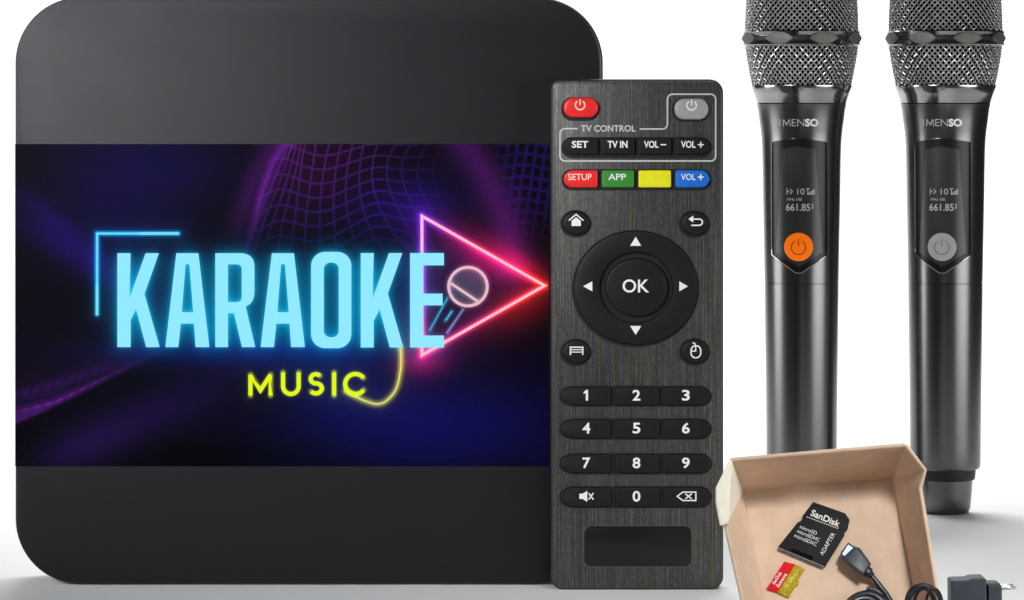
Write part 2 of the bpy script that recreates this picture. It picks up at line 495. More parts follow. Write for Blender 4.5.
lc = np.array([56, 18, 72.])*(1-tt)+np.array([20, 11, 64.])*tt
img += (lines*reg*np.clip(1-(gx-372)/85, 0, 1))[..., None]*lc
# far mesh, upper right
r2 = 1/(1+np.exp(-(gx-np.interp(gy, [144, 300], [500, 530]))/4))*np.clip((250-gy)/60, 0, 1)
g2 = np.maximum(np.exp(-((np.mod(gx+(gy-144)*.15, 9.5)-4.7)/1.7)**2), np.exp(-((np.mod(gy+2*np.sin(gx/9), 11.5)-5.7)/1.7)**2))
addc(r2, (2, 0, 4)); addc(r2*g2, (22, 12, 62))
addc(np.exp(-(dist([(455, 130), (486, 175), (504, 215), (516, 262)])/19)**2), (50, 13, 62))
addc(blob(410, 205, 60, 22), (4, 2, 30))
# cyan light round the word
mask = np.zeros(gx.shape)
for o_, h_ in letters:
    q = inside(o_)
    if h_: q &= ~inside(h_)
    mask += q
b3, b9, b22 = blur(mask, 2.2), blur(mask, 9), blur(mask, 24)
bd = blob(435, 260, 40, 120)*.75
img *= (1-.5*np.clip(b9*1.4, 0, 1)*(1-bd))[..., None]
addc(b3*(1-mask)*(1-.5*bd), (6, 85, 85)); addc(b9*(1-bd), (0, 158, 190)); addc(b22*(1-bd), (0, 45, 78))
addc(blob(240, 352, 150, 16), (0, 10, 46))
# triangle light
side = np.clip((gx-422)/123, 0, 1)
up_ = np.exp(-((gx-424)/34)**2-((gy-216)/46)**2)
dT = dist(tri, True)
m_in = inside(tri).astype(float)
col = np.stack([120+140*side, 40+8*side, 190-165*side**.6], -1)
low = np.clip((gy-300)/40, 0, 1)[..., None]*(1-side[..., None]); col = col*(1-low)+np.array([225, 35, 95.])*low
img += (np.exp(-(dT/3.6)**2)*.75)[..., None]*col
img += (np.exp(-dT/9)*.36)[..., None]*col
img += (np.exp(-dT/24)*.22)[..., None]*col
addc(m_in*blob(488, 255, 42, 22, 30), (90, 0, 40)); addc(blob(500, 250, 44, 12, 30), (50, 0, 16)); addc(blob(522, 264, 24, 8, 30), (40, 0, 0))
addc(m_in*blob(462, 285, 50, 38), (26, 14, 34))
addc(blob(520, 310, 36, 20, -28), (50, 4, 6))
addc(blob(424, 362, 24, 14), (70, 5, 25))
# the drawn microphone
dc = np.abs(np.hypot(gx-468, gy-286.5)-19.3)
addc(np.exp(-(dc/3)**2)*.8, (110, 70, 80)); addc(((gx-468)**2+(gy-286.5)**2 < 19**2)*1.0, (26, 44, 34))
addc(((gx-468)**2+(gy-286.5)**2 < 18**2)*(np.sin(gx*2.1)*np.sin(gy*2.1)), (10, 10, 10))
addc(np.exp(-(dist([(451, 283.3), (477.5, 301)])/3)**2)*.8, (90, 60, 66))
addc(np.exp(-(dist([(447.5, 298), (430, 330)])/2)**2), (0, 70, 80)); addc(np.exp(-(dist([(463, 309.5), (447.3, 332.5)])/1.8)**2), (60, 70, 110))
addc(np.exp(-(dist([(452, 311), (445.5, 320.5)])/2.4)**2), (0, 80, 90))
# corner, cable, music glows
dk = dist(corner); addc(np.exp(-(dk/2.2)**2), (10, 150, 175)); addc(np.exp(-dk/5), (0, 60, 80))
dk = dist(cable); addc(np.exp(-(dk/3.2)**2), (128, 130, 6)); addc(np.exp(-dk/7)*.5, (60, 62, 2))
dm_ = np.full(gx.shape, 1e9)
for p_, _ in music: dm_ = np.minimum(dm_, dist(p_))
addc(np.exp(-(np.maximum(dm_-1.2, 0)/1.6)**2), (110, 120, 4)); addc(np.exp(-dm_/6), (22, 26, 0))
rng = np.random.RandomState(3)
img += rng.normal(0, 1.6, gx.shape)[..., None]
img = np.clip(img, 0, 255)/255
lin = np.where(img <= .04045, img/12.92, ((img+.055)/1.055)**2.4)
fr = F(3500)
vv = []; OUT = 2.0
for j in range(ny):
    for i in range(nx):
        vv.append(tuple(fr(gx[j, i], gy[j, i], OUT)))
ff = [(j*nx+i, j*nx+i+1, (j+1)*nx+i+1, (j+1)*nx+i) for j in range(ny-1) for i in range(nx-1)]
base = len(vv)
ring = [(0, 0), (nx-1, 0), (nx-1, ny-1), (0, ny-1)]
for i, j in ring: vv.append(tuple(fr(gx[j, i], gy[j, i], 1.0)))
c_ = [j*nx+i for i, j in ring]
ff += [tuple(j*nx for j in range(ny))+(base+3, base), tuple(i for i in reversed(range(nx)))+(base, base+1),
       tuple(j*nx+nx-1 for j in reversed(range(ny)))+(base+1, base+2), tuple((ny-1)*nx+i for i in range(nx))+(base+2, base+3)]
mb = MB(); mb.v = vv; mb.f = [tuple(reversed(q)) for q in ff]
m = emis('emissive_picture', (0, 0, 0, 1))  # flat artwork given emission, so it glows without a lamp
at = m.node_tree.nodes.new('ShaderNodeAttribute'); at.attribute_name = 'picture'
m.node_tree.links.new(at.outputs['Color'], m.node_tree.nodes['Principled BSDF'].inputs['Emission Color'])
panel = mb.build('picture_panel', m, tv, smooth=False)
ca = panel.data.color_attributes.new('picture', 'FLOAT_COLOR', 'POINT')
buf = np.ones((len(vv), 4), np.float32); buf[:nx*ny, :3] = lin.reshape(-1, 3); buf[nx*ny:, :3] = 0
ca.data.foreach_set('color', buf.ravel())

mb = MB()
from mathutils.geometry import tessellate_polygon
def flat(mb, f, outer, hole, out):
    loops = [[Vector((x, y, 0)) for x, y in outer]]
    if hole: loops.append([Vector((x, y, 0)) for x, y in hole])
    tris = tessellate_polygon(loops)
    pts = [p for l in loops for p in l]
    vs = [f(p.x, p.y, out) for p in pts]
    mb.add(vs, [tuple(t) for t in tris])
for o_, h_ in letters: flat(mb, fr, o_, h_, 2.5)
mb.build('karaoke_lettering', M['neon_cyan'], panel, smooth=False)
mb = MB()
for p_, _ in music: stroke(mb, fr, p_, 4.1, 2.45)
mb.build('music_lettering', M['neon_yellow'], panel, smooth=False)
mb = MB(); stroke(mb, fr, tri, 2.9, 2.3, True); mb.build('neon_triangle', M['neon_pink'], panel, smooth=False)
mb = MB(); stroke(mb, fr, corner, 1.5, 2.3); stroke(mb, fr, [(140, 233.4), (179, 233.4)], 2.6, 2.35); stroke(mb, fr, [(97.3, 315), (97.3, 285)], 2.6, 2.35)
mb.build('neon_corner', M['neon_corner'], panel, smooth=False)
mb = MB(); stroke(mb, fr, cable, 1.0, 2.3); mb.build('neon_cable', M['neon_line_yellow'], panel, smooth=False)
mb = MB(); stroke(mb, fr, ellipse(468, 286.5, 19.3, 19.3, 40), 2.8, 2.3, True); stroke(mb, fr, [(451, 283.3), (477.5, 301)], 2.6, 2.35)
mb.build('neon_microphone_head', M['neon_rose'], panel, smooth=False)
mb = MB(); stroke(mb, fr, [(447.5, 298), (430, 330)], 1.1, 2.3); stroke(mb, fr, [(452, 311), (445.5, 320.5)], 1.9, 2.3); stroke(mb, fr, [(463, 309.5), (447.3, 332.5)], .8, 2.3)
mb.build('neon_microphone_handle', M['neon_teal'], panel, smooth=False)

# ------------------------------------------------------------------ remote control
f1 = F(3464)
rm = empty('remote_control', f1(637, 590, 0), 'slim black brushed remote control with rows of keys standing upright', 'remote control')
mb = MB(); prism(mb, f1, rrect(551, 79, 723.5, 590, 12, 8, rs=(9, 14, 13, 12)), -32, 0, 3.5, 4); mb.build('shell', M['shell'], rm)
mb = MB(); prism(mb, f1, rrect(553.2, 81, 721.3, 588, 11, 8), -1, .8, .5, 2); mb.build('brushed_face', M['brushed'], rm)
def key(name, pts, m, h=5, bev=2.2, parent=rm, label=None):
    mb = MB()
    prism(mb, f1, pts, .2, h, bev, 4)
    o = mb.build(name, m, parent)
    if label: o['label'] = label
    return o
def well(pts_list, grow=1.6):
    mb = MB()
    for p in pts_list: prism(mb, f1, offs(p, -grow), .3, 1.15, 0)
    return mb.build('key_well', M['groove'], rm)
def mark(parent, fn, m=None, name='symbol'):
    mb = MB(); fn(mb); mb.build(name, m or M['print'], parent, smooth=False)
wells = []
p = rrect(563.5, 97.5, 598.3, 117.5, 9.5); wells.append(rrect(562, 98, 598, 120, 10))
k = key('power_key', p, M['key_red'], 6, 3, label='red power key')
def pwr(cx, cy, r, w, h):
    def fn(mb):
        stroke(mb, f1, arc(cx, cy, r, 55, -235, 20), w, h); stroke(mb, f1, [(cx, cy-r-1), (cx, cy)], w, h+.05)
    return fn
mark(k, pwr(580, 105, 4.7, 1.2, 6.3), M['print_warm'])
p = rrect(674.3, 98.5, 708.3, 119.5, 9.5); wells.append(rrect(673, 99, 708, 121, 10))
k = key('power_key', p, M['key_grey'], 6, 3, label='light grey power key')
mark(k, pwr(691.3, 105.3, 4.7, 1.2, 6.3))
row = [(563.5, 598, (9, 9), 0, 'SET', 580, 16.5), (600.8, 634.4, 0, 0, 'TV IN', 617.4, 20), (638, 671, 0, 0, 'VOL', 651, 14.5), (675, 709.8, 0, (9, 9), 'VOL', 688, 14.5)]
for i, (a, b, rl, rr_, s_, cx, w) in enumerate(row):
    c = (1.7, 1.7)
    k = key('tv_key', rrect(a, 137.4, b, 154.5, 2, 6, rs=(rl or c, rr_ or c, rr_ or c, rl or c)), M['key_black'], 5, 1.4)
    def fn(mb):
        text(mb, f1, s_, cx, 144.3, w, 7, 5.25, bold=.025)
        if i == 2: stroke(mb, f1, [(660.5, 144.6), (666, 144.6)], 1.2, 5.25)
        if i == 3: stroke(mb, f1, [(697.5, 144.6), (703.5, 144.6)], 1.2, 5.25); stroke(mb, f1, [(700.5, 141.6), (700.5, 147.6)], 1.2, 5.3)
    mark(k, fn, name='lettering')
wells.append(rrect(562.5, 138, 710.5, 157.5, 9))
crow = [(563.5, 597.6, 'key_red', (9.5, 9), 0, 'SETUP', 579.8, 23.5), (601.6, 634, 'key_green', 0, 0, 'APP', 617, 17.8), (638.4, 671, 'key_yellow', 0, 0, '', 0, 0), (675.2, 709.6, 'key_blue', 0, (9.5, 9), 'VOL', 688, 14.5)]
for i, (a, b, mm, rl, rr_, s_, cx, w) in enumerate(crow):
    c = (2, 2)
    k = key('colour_key', rrect(a, 170.2, b, 187.4, 2, 6, rs=(rl or c, rr_ or c, rr_ or c, rl or c)), M[mm], 5, 1.6, label=mm[4:]+' key')
    if s_:
        def fn(mb):
            text(mb, f1, s_, cx, 176.8, w, 6.4, 5.25, bold=.012)
            if i == 3: stroke(mb, f1, [(697.5, 177), (703.5, 177)], 1.3, 5.25); stroke(mb, f1, [(700.5, 174), (700.5, 180)], 1.3, 5.3)
        mark(k, fn, M['print_warm'] if i == 0 else None, name='lettering')
wells.append(rrect(562.5, 170, 710.5, 189.5, 9))
# round function keys
rk = [(576.3, 222.8), (694.8, 223.2), (576.3, 351.5), (695, 351)]
icons = []
def home(mb):
    flat(mb, f1, [(571.5, 220.8), (576, 217), (580.7, 220.8), (580.7, 225.8), (571.5, 225.8)], None, 5.25)
    stroke(mb, f1, [(568.8, 220.3), (576, 214.2), (578.8, 216.6), (583.3, 220.3)], 1.3, 5.3)
def back(mb):
    stroke(mb, f1, [(690.5, 218.9), (699, 218.9)]+arc(699, 222, 3.1, 90, -90, 10)+[(691, 225.1)], 1.4, 5.25)
    flat(mb, f1, [(688.2, 218.9), (693, 215.4), (693, 222.4)], None, 5.3)
def menu(mb):
    stroke(mb, f1, [(570.3, 354.6), (570.3, 346.8), (582.7, 346.8), (582.7, 354.6)], 1.2, 5.25)
    stroke(mb, f1, [(571, 349.3), (582, 349.3)], .9, 5.3); stroke(mb, f1, [(571, 351.7), (582, 351.7)], .9, 5.3)
def mouse(mb):
    stroke(mb, f1, rrect(690.8, 345.4, 700.4, 357.4, 4.6), 1.3, 5.25, True)
    stroke(mb, f1, [(695.4, 346), (695.4, 350.6), (691.3, 350.6)], 1.2, 5.3); stroke(mb, f1, [(695.4, 345.5), (694.5, 343.2), (692.3, 342.2)], 1.2, 5.3)
for (cx, cy), fn, lab in zip(rk, (home, back, menu, mouse), ('home', 'back', 'menu', 'mouse')):
    k = key('round_key', ellipse(cx, cy, 13.6, 12.2, 40), M['key_black'], 5, 2.6, label='round key with a '+lab+' symbol')
    wells.append(ellipse(cx-.6, cy+1, 14.6, 13, 40)); mark(k, fn)
# direction ring and OK
mb = MB(); n = 96
prof = [(62.0, 57.2, .2), (62, 57.2, 3.2), (61, 56.3, 4.6), (59, 54.4, 5.2), (40, 38.5, 5.4), (37.6, 36, 5.0), (36.6, 35.1, 4), (36.4, 35, .2)]
vs = []
for rx, ry, z in prof: vs += [f1(636+rx*math.cos(2*PI*i/n), 287.4+ry*math.sin(2*PI*i/n), z) for i in range(n)]
mb.add(vs, [(k_*n+i, (k_+1)*n+i, (k_+1)*n+(i+1) % n, k_*n+(i+1) % n) for k_ in range(len(prof)-1) for i in range(n)])
dr = mb.build('direction_ring', M['key_black'], rm)
wells.append(ellipse(635.3, 288.7, 62.6, 57.8, 80))
def arrows(mb):
    for t in ([(635.5, 236.5), (630, 245.6), (641, 245.6)], [(635.5, 334.4), (630, 325.6), (641, 325.6)], [(583, 286), (592.2, 281), (592.2, 291)], [(687.6, 286), (679, 281), (679, 291)]):
        flat(mb, f1, t, None, 5.75)
mark(dr, arrows, name='arrow_symbols')
k = key('ok_key', ellipse(636.3, 287, 31, 29.4, 64), M['key_black'], 6.5, 2.4)
mark(k, lambda mb: text(mb, f1, 'OK', 635.6, 285.6, 26.5, 13.2, 6.8, bold=.012), name='lettering')
# number rows
for ri, (ya, yb, labs) in enumerate(((386.6, 404.8, '123'), (419.2, 437.8, '456'), (454, 472.6, '789'), (487, 506.2, 'm0b'))):
    ym = (ya+yb)/2; hh = (yb-ya)/2
    for ci, (a, b) in enumerate(((560.5, 610.5), (614.8, 659), (662.8, 710))):
        c = (1.7, 1.7); rl = (14, hh-.1) if ci == 0 else c; rr_ = (11, hh-.1) if ci == 2 else c
        k = key('number_key' if labs[ci] not in 'mb' else 'function_key', rrect(a, ya, b, yb, 2, 8, rs=(rl, rr_, rr_, rl)), M['key_black'], 5, 1.4)
        cx = (586.3, 636.3, 685.6)[ci]; cy = ym-.9; ch = labs[ci]
        if ch == 'm':
            def fn(mb):
                flat(mb, f1, [(579.3, cy-2.6), (582.5, cy-2.6), (587.2, cy-5.5), (587.2, cy+5.5), (582.5, cy+2.6), (579.3, cy+2.6)], None, 5.25)
                stroke(mb, f1, [(588.6, cy-3.2), (593.2, cy+3.2)], 1.2, 5.25); stroke(mb, f1, [(588.6, cy+3.2), (593.2, cy-3.2)], 1.2, 5.3)
            mark(k, fn)
        elif ch == 'b':
            def fn(mb):
                stroke(mb, f1, [(677, cy), (682.5, cy-4.2), (695.6, cy-4.2), (695.6, cy+4.2), (682.5, cy+4.2)], 1.2, 5.25, True)
                stroke(mb, f1, [(685, cy-2.6), (691.5, cy+2.6)], 1.2, 5.3); stroke(mb, f1, [(685, cy+2.6), (691.5, cy-2.6)], 1.2, 5.35)
            mark(k, fn)
        else:
            def fn(mb):
                if ch == '1': flat(mb, f1, [(cx-2.8, cy-2.9), (cx-.2, cy-5.4), (cx+1.6, cy-5.4), (cx+1.6, cy+5.4), (cx-.6, cy+5.4), (cx-.6, cy-2.6), (cx-2.8, cy-1.1)], None, 5.25)
                else: text(mb, f1, ch, cx, cy, 7.8, 10.8, 5.25, bold=.022)
            mark(k, fn, name='digit')
    wells.append(rrect(560, ya, 710.8, yb+.8, 9, 8, rs=((14, hh), (11, hh), (11, hh), (14, hh))))
well(wells, .9)
# printed outline round the TV keys
mb = MB()
def cnr(cx, cy, r, a0, a1): return arc(cx, cy, r, a0, a1, 6)
path = [(577.6, 128.6), (565, 128.6)]+cnr(565, 133.6, 5, 90, 180)+cnr(565, 156, 5, 180, 270)+cnr(710.6, 156, 5, 270, 360)+cnr(710.6, 99.2, 5, 0, 90)+cnr(672.4, 99.2, 5, 90, 180)+cnr(662.4, 124, 5, 360, 270)+[(639.6, 129)]
stroke(mb, f1, path, 1.5, 1.1); mb.build('printed_outline', M['outline'], rm, smooth=False)
mb = MB(); text(mb, f1, 'TV CONTROL', 608.3, 128.4, 54.5, 6.6, 1.1, bold=.02); mb.build('lettering', M['outline'], rm, smooth=False)
mb = MB(); prism(mb, f1, rrect(584.2, 526, 691.5, 566.3, 7, 8), .3, 1.3, .6, 2); mb.build('glossy_inlay', M['name_recess'], rm)
mb = MB()
q = rrect(583.8, 525.6, 691.9, 566.7, 7.3, 8)
stroke(mb, f1, q, .7, .95, True); mb.build('inlay_rim', mat('inlay_rim_metal', (.12, .12, .11), .35, metal=.8), rm)

# ------------------------------------------------------------------ microphones
DM = 4112.0; KM = DM/D*S
YF = 513.0
def lz(y): return (H0-y)*KM+HC*S
def mp_(r, th, y): return Vector((r*math.sin(th)*KM, -r*math.cos(th)*KM, lz(y)))
def lathe(mb, prof, n=96, cap=False):
    vs = []
    for y, r in prof: vs += [mp_(r, 2*PI*i/n, y) for i in range(n)]
    fs = [(k*n+i, (k+1)*n+i, (k+1)*n+(i+1) % n, k*n+(i+1) % n) for k in range(len(prof)-1) for i in range(n)]
    if cap: fs.append(tuple(reversed(range(n)))); fs.append(tuple(range((len(prof)-1)*n, len(prof)*n)))
    return mb.add(vs, [tuple(reversed(q)) for q in fs])
hp = [(103.2, 44.4), (104, 44.7), (110, 43.4), (120, 42.2), (130, 40.8), (140, 39.8), (152, 39.3), (170, 38.9), (200, 38.5), (240, 37.7), (281.4, 37.0), (281.7, 36.4), (282.5, 36.4), (282.8, 37.0), (360, 36.1), (450, 35.2), (462, 35.0), (466, 34.6), (468, 33.2), (468.6, 31)]
def hr(y):
    return float(np.interp(y, [a for a, _ in hp], [b for _, b in hp]))
def W(x, y, out):
    """wrap front features round the handle; x is measured from the axis"""
    r = hr(y)+out
    return mp_(r, math.asin(max(-.999, min(.999, x/r))), y)

def mic_loc(cx): return Vector(((cx-512)*KM, (DM-D)*S, 0))
mic = empty('microphone', mic_loc(801.6), 'dark wireless hand microphone with an orange power button, standing behind the cardboard box', 'microphone', 'two wireless hand microphones')
mic.rotation_euler.z = R(-9.2)
ORG = Vector((0, 0, 0))
def pt(mb, name, m, parent=mic, **k): return mb.build(name, m, parent, org=ORG, **k)
# grille: dark core and woven wires
def gr(y):
    return -1.6+float(np.interp(y, [-88, -86, -80, -70, -55, -35, -10, 0, 15, 30, 46, 52, 62, 74, 85.5], [2, 14, 26, 38, 47.5, 53, 55.4, 56, 56.8, 57.2, 56.8, 56.3, 54.6, 52.4, 50]))
core = [(y, gr(y)-2.2) for y in (-86, -80, -70, -55, -35, -10, 0, 15, 30, 46, 62, 74, 86)]
mb = MB(); lathe(mb, core, 64, True); g = pt(mb, 'grille', M['mesh_core'])
NW = 62
for (ya, yb) in ((-66, 31), (45, 86.5)):
    mb = MB()
    for sgn in (1, -1):
        for w in range(NW):
            steps = int((yb-ya)/1.5); pts = []
            for i in range(steps+1):
                y = ya+(yb-ya)*i/steps; r0 = gr(y)
                th = 2*PI*w/NW+sgn*(y-ya)/55.0*.92
                cell = 2*PI/NW
                ph = ((y-ya)/55.0*.92*2)/cell*PI+w*PI
                pts.append(mp_(r0+.75*sgn*math.cos(ph), th, y))
            tube(mb, pts, .63*KM, 5, caps=False)
    pt(mb, 'wire_mesh', M['wire'], g)
mb = MB(); lathe(mb, [(31, 55.5), (31.2, 58), (32.2, 58.8), (34, 58.2), (36, 57.4), (41, 57.4), (43, 58.2), (44.8, 58.8), (45.8, 58), (46, 55.5)], 96)
rg = pt(mb, 'grille_ring', M['mic_ring'])
mb = MB(); lathe(mb, [(36.4, 57.5), (36.8, 58.0), (40.4, 58.0), (40.8, 57.5)], 96); pt(mb, 'ring_groove', M['groove'], rg)
for j in range(8):
    th0 = R(-27+9.2+45*j); mb = MB(); ctr = mp_(58.6, th0, 38.6)
    ux = Vector((math.cos(th0), math.sin(th0), 0)); un = Vector((math.sin(th0), -math.cos(th0), 0)); uz = Vector((0, 0, 1))
    def ff_(x, y, out): return ctr+(ux*x-uz*y+un*out)*KM
    lens = []
    for i in range(33):
        a = -1+2*i/32; lens.append((15.2*a, -6.2*(1-abs(a)**2.2)))
    for i in range(1, 32):
        a = 1-2*i/32; lens.append((15.2*a, 6.2*(1-abs(a)**2.2)))
    prism(mb, ff_, lens, -5.5, .2, .8, 3)
    pt(mb, 'ring_pad', M['mic_pad'], rg)
mb = MB(); lathe(mb, [(85, 49), (85.3, 50.3), (86.5, 50.4), (94, 47.6), (101.5, 45.2), (102.8, 44.9), (103.2, 43.5)], 96); pt(mb, 'collar', M['mic_chrome'])
mb = MB(); lathe(mb, hp, 128); h = pt(mb, 'handle', M['mic_body'], angle=28)
mb = MB(); lathe(mb, [(466, 30.5), (474, 29.8), (478, 29.4), (479, 28.6), (479.1, 20)], 96); pt(mb, 'end_ring', M['groove'])
mb = MB(); lathe(mb, [(478.5, 27.2), (480, 27.1), (496, 25.9), (507, 24.9), (510.5, 23.6), (512.4, 21.5), (513, 18)], 96, True); pt(mb, 'end_cap', M['mic_body'], angle=28)
def yf(y): return H0+(y-H0)/1.0105
def patch(mb, left, right, top, bot, out, edge=1.2, nu=24, nv=40, rim=0.0):
    """surface bounded by left/right lines and top/bottom curves, with rolled sides"""
    vs = []
    us = [0]+[i/nu for i in range(nu+1)]+[1]; vv_ = [0]+[i/nv for i in range(nv+1)]+[1]
    for jv, v in enumerate(vv_):
        for iu, u in enumerate(us):
            t, b_ = top(u), bot(u); y = t+(b_-t)*v
            x = left(v)*(1-u)+right(v)*u
            e = (iu in (0, len(us)-1)) or (jv in (0, len(vv_)-1))
            vs.append(W(x, yf(y), -.6 if e else out))
    n = len(us)
    mb.add(vs, [(a*n+b, a*n+b+1, (a+1)*n+b+1, (a+1)*n+b) for a in range(len(vv_)-1) for b in range(n-1)])
mb = MB()
def soft(u): return 1-abs(2*u-1)
patch(mb, lambda v: -27.6+.4*v, lambda v: 27.6-.4*v, lambda u: 142-4*soft(u)**.8, lambda u: 254.8+17.5*min(1, soft(u)*1.12), .5)
bz = pt(mb, 'display_bezel', M['bezel'], h, angle=50)
mb = MB()
pts = [(-27.4, 250)]+[(-27.4+27.4*t, 255.3+17.6*min(1, t*1.12)) for t in [i/16 for i in range(17)]]
pts += [(-x, y) for x, y in reversed(pts[:-1])]
for sft in (0,):
    P3 = [W(x, yf(y), .5) for x, y in pts]
    tube(mb, P3, .45*KM, 6)
pt(mb, 'bezel_edge', M['mic_chrome'], bz)
mb = MB()
q_ = [(-27.6, y) for y in range(250, 143, -6)]+[(-27.4, 142.2)]+[(-27.4+54.8*t/16, 142-4*(1-abs(2*t/16-1))**.8) for t in range(1, 16)]+[(27.4, 142.2)]+[(27.6, y) for y in range(148, 251, 6)]
tube(mb, [W(x, yf(y), .4) for x, y in q_], .3*KM, 6)
pt(mb, 'bezel_edge', M['mic_body'], bz)
mb = MB()
patch(mb, lambda v: -16.5-6.8*v, lambda v: 16.5+6.8*v, lambda u: 149.5-3.2*soft(u), lambda u: 252.6+14.5*soft(u), 1.1)
sn = pt(mb, 'display_screen', M['mic_screen'], bz, angle=50)
mb = MB()
fw = lambda x, y, out: W(x, yf(y), out)
text(mb, fw, '10', 2.5, 191.5, 7.2, 6, 1.35, bold=.0); text(mb, fw, '661.85', -.5, 207.2, 24, 7.2, 1.35, bold=.01)
text(mb, fw, 'MHz 100', -4, 199.3, 14.5, 2.8, 1.35, bold=0); stroke(mb, fw, [(13.7, 203.6), (13.7, 209)], .9, 1.35)
stroke(mb, fw, [(-11.5, 188.5), (-11.5, 194.5)], .8, 1.35); stroke(mb, fw, [(-8.5, 189), (-6, 191.5), (-8.5, 194)], .8, 1.35); stroke(mb, fw, [(-11.5, 191.5), (-9, 191.5)], .8, 1.35)
for i in range(4): stroke(mb, fw, [(10+i*1.7, 194.6), (10+i*1.7, 192.6-i*1.2)], 1.1, 1.35)
stroke(mb, fw, [(7.4, 188.6), (11.2, 188.6)], .8, 1.35); stroke(mb, fw, [(9.2, 188.6), (9.2, 194.6)], .8, 1.4)
pt(mb, 'screen_text', M['mic_text'], sn, smooth=False)
# brand word: dim first part, bright last part
mb = MB(); text(mb, fw, 'I', -18.6, 122.6, 1.5, 7.2, .18, bold=0); stroke(mb, fw, [(-15.2, 126.2), (-14.6, 119.4), (-11.6, 124.6), (-8.6, 119.4), (-8.0, 126.2)], 1.3, .18); text(mb, fw, 'EN', -.3, 122.6, 12.6, 7.2, .18, bold=.0); pt(mb, 'lettering', M['mic_logo_dim'], h, smooth=False)
mb = MB(); text(mb, fw, 'SO', 13.2, 122.6, 12.8, 7.8, .18, bold=.04); pt(mb, 'lettering', M['mic_logo'], h, smooth=False)
# power button: disc pressed against the front
def fb(x, y, out): return Vector((x*KM, -(hr(246)+.4+out)*KM, lz(yf(y))))
def disc(mb):
    prism(mb, fb, ellipse(0, 246.8, 14.2, 14.2, 56), -4.5, 1.8, .8, 3)
def psym(mb):
    stroke(mb, fb, arc(0, 247.3, 7.2, 62, -242, 30), 1.0, 2.05); stroke(mb, fb, [(0, 238.6), (0, 246)], 1.0, 2.05)
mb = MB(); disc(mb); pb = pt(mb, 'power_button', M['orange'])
mb = MB(); psym(mb); ps = pt(mb, 'power_symbol', M['orange_dark'], pb, smooth=False)

def copy_tree(o, parent=None):
    c = o.copy(); COL.objects.link(c); c.parent = parent
    for ch in list(o.children): copy_tree(ch, c)
    return c
mic2 = copy_tree(mic)
mic2.location = mic_loc(945.4)
mic2.rotation_euler.z = R(-12)
mic2['label'] = 'dark wireless hand microphone with a grey power button, farther right of the pair'
for ch in mic2.children:
    if ch.name.startswith('power_button'):
        ch.data = ch.data.copy(); ch.data.materials[0] = M['silver_btn']
        for c2 in ch.children: c2.data = c2.data.copy(); c2.data.materials[0] = M['silver_dark']

# ------------------------------------------------------------------ cardboard box leaning back
LEAN = R(30)
pn = Vector((0, -math.cos(LEAN), math.sin(LEAN)))     # normal of the box bottom
p0 = Vector((0, 2927, -HC))
def Bx(x, y, out=0.0):
    r = Vector((x-512, D, H0-y)); q = p0+pn*out
    t = q.dot(pn)/r.dot(pn); v = r*t
    return Vector((v.x*S, (v.y-D)*S, (v.z+HC)*S))
w = 62
iTL, iTR, iBL, iBR = Bx(741, 490), Bx(893, 478), Bx(778, 680), Bx(932, 680)
bx = empty('cardboard_box', Bx(855, 680), 'open brown cardboard box leaning back with memory cards and cables inside', 'cardboard box')
def panel3(name, quads, m=M['cardboard'], th=3.6, parent=bx, offset=0):
    mb = MB(); ids = {}
    for q in quads:
        f = []
        for v in q:
            kk = tuple(round(c, 7) for c in v)
            if kk not in ids: ids[kk] = len(mb.v); mb.v.append(tuple(v))
            f.append(ids[kk])
        mb.f.append(tuple(f))
    o = mb.build(name, m, parent, smooth=False)
    so = o.modifiers.new('thickness', 'SOLIDIFY'); so.thickness = th*S; so.offset = offset
    bv = o.modifiers.new('edge', 'BEVEL'); bv.width = 1.7*S; bv.segments = 3; bv.limit_method = 'ANGLE'; bv.angle_limit = R(40)
    return o
panel3('box_bottom', [(iTL, iBL, iBR, iTR)])
tA, tB = Bx(730, 459, w), Bx(906, 444, w)
def grid_quad(a, b, c, d, n, bulge):
    """strip between edge a-b and edge d-c, softly bent"""
    out = []
    def P(u, v):
        q = (a*(1-u)+b*u)*(1-v)+(d*(1-u)+c*u)*v
        return q+bulge*math.sin(PI*v)*math.sin(PI*u)
    for i in range(n):
        for j in range(n):
            out.append((P(i/n, j/n), P((i+1)/n, j/n), P((i+1)/n, (j+1)/n), P(i/n, (j+1)/n)))
    return out
panel3('top_wall', grid_quad(iTL, iTR, tB, tA, 6, Vector((0, 0, 2*S))))
r1, r2, r3 = Bx(926, 470, w-6), Bx(921, 488, w-14), Bx(947, 648, w-6)
g1, g2 = Bx(901, 458, w*.62), Bx(896, 480, 4)
panel3('right_wall', [(iTR, iBR, r3, r2), (iTR, r2, r1), (iTR, r1, tB)])
l1, l2 = Bx(722, 512, w-6), Bx(753, 650, w)
panel3('left_wall', [(iBL, iTL, Bx(733, 494, w*.5), l1, l2)] if False else [(iBL, iTL, l1, l2)])
panel3('bottom_wall', [(iBR, iBL, Bx(757, 652, w-8), Bx(942, 650, w-8))])
fl = [(Bx(730.5, 459.5, w+1), Bx(741.5, 491, 3), Bx(727, 524, w-2)), (Bx(730.5, 459.5, w+1), Bx(727, 524, w-2), Bx(720.5, 526, w+6), Bx(716, 502, w+10), Bx(716, 488, w+10))]
o = panel3('corner_flap', fl, M['cardboard_lit'], 3.0); o['label'] = 'corner flap painted pale cream for the light on it'
q1, q2 = Bx(752, 489, -7), Bx(884, 480, -7)
e1, e2 = Vector((q1.x, q1.y+150*S, 2.2*S)), Vector((q2.x, q2.y+150*S, 2.2*S))
panel3('folded_lid', [(q1, q2, e2, e1)], th=3, offset=0)

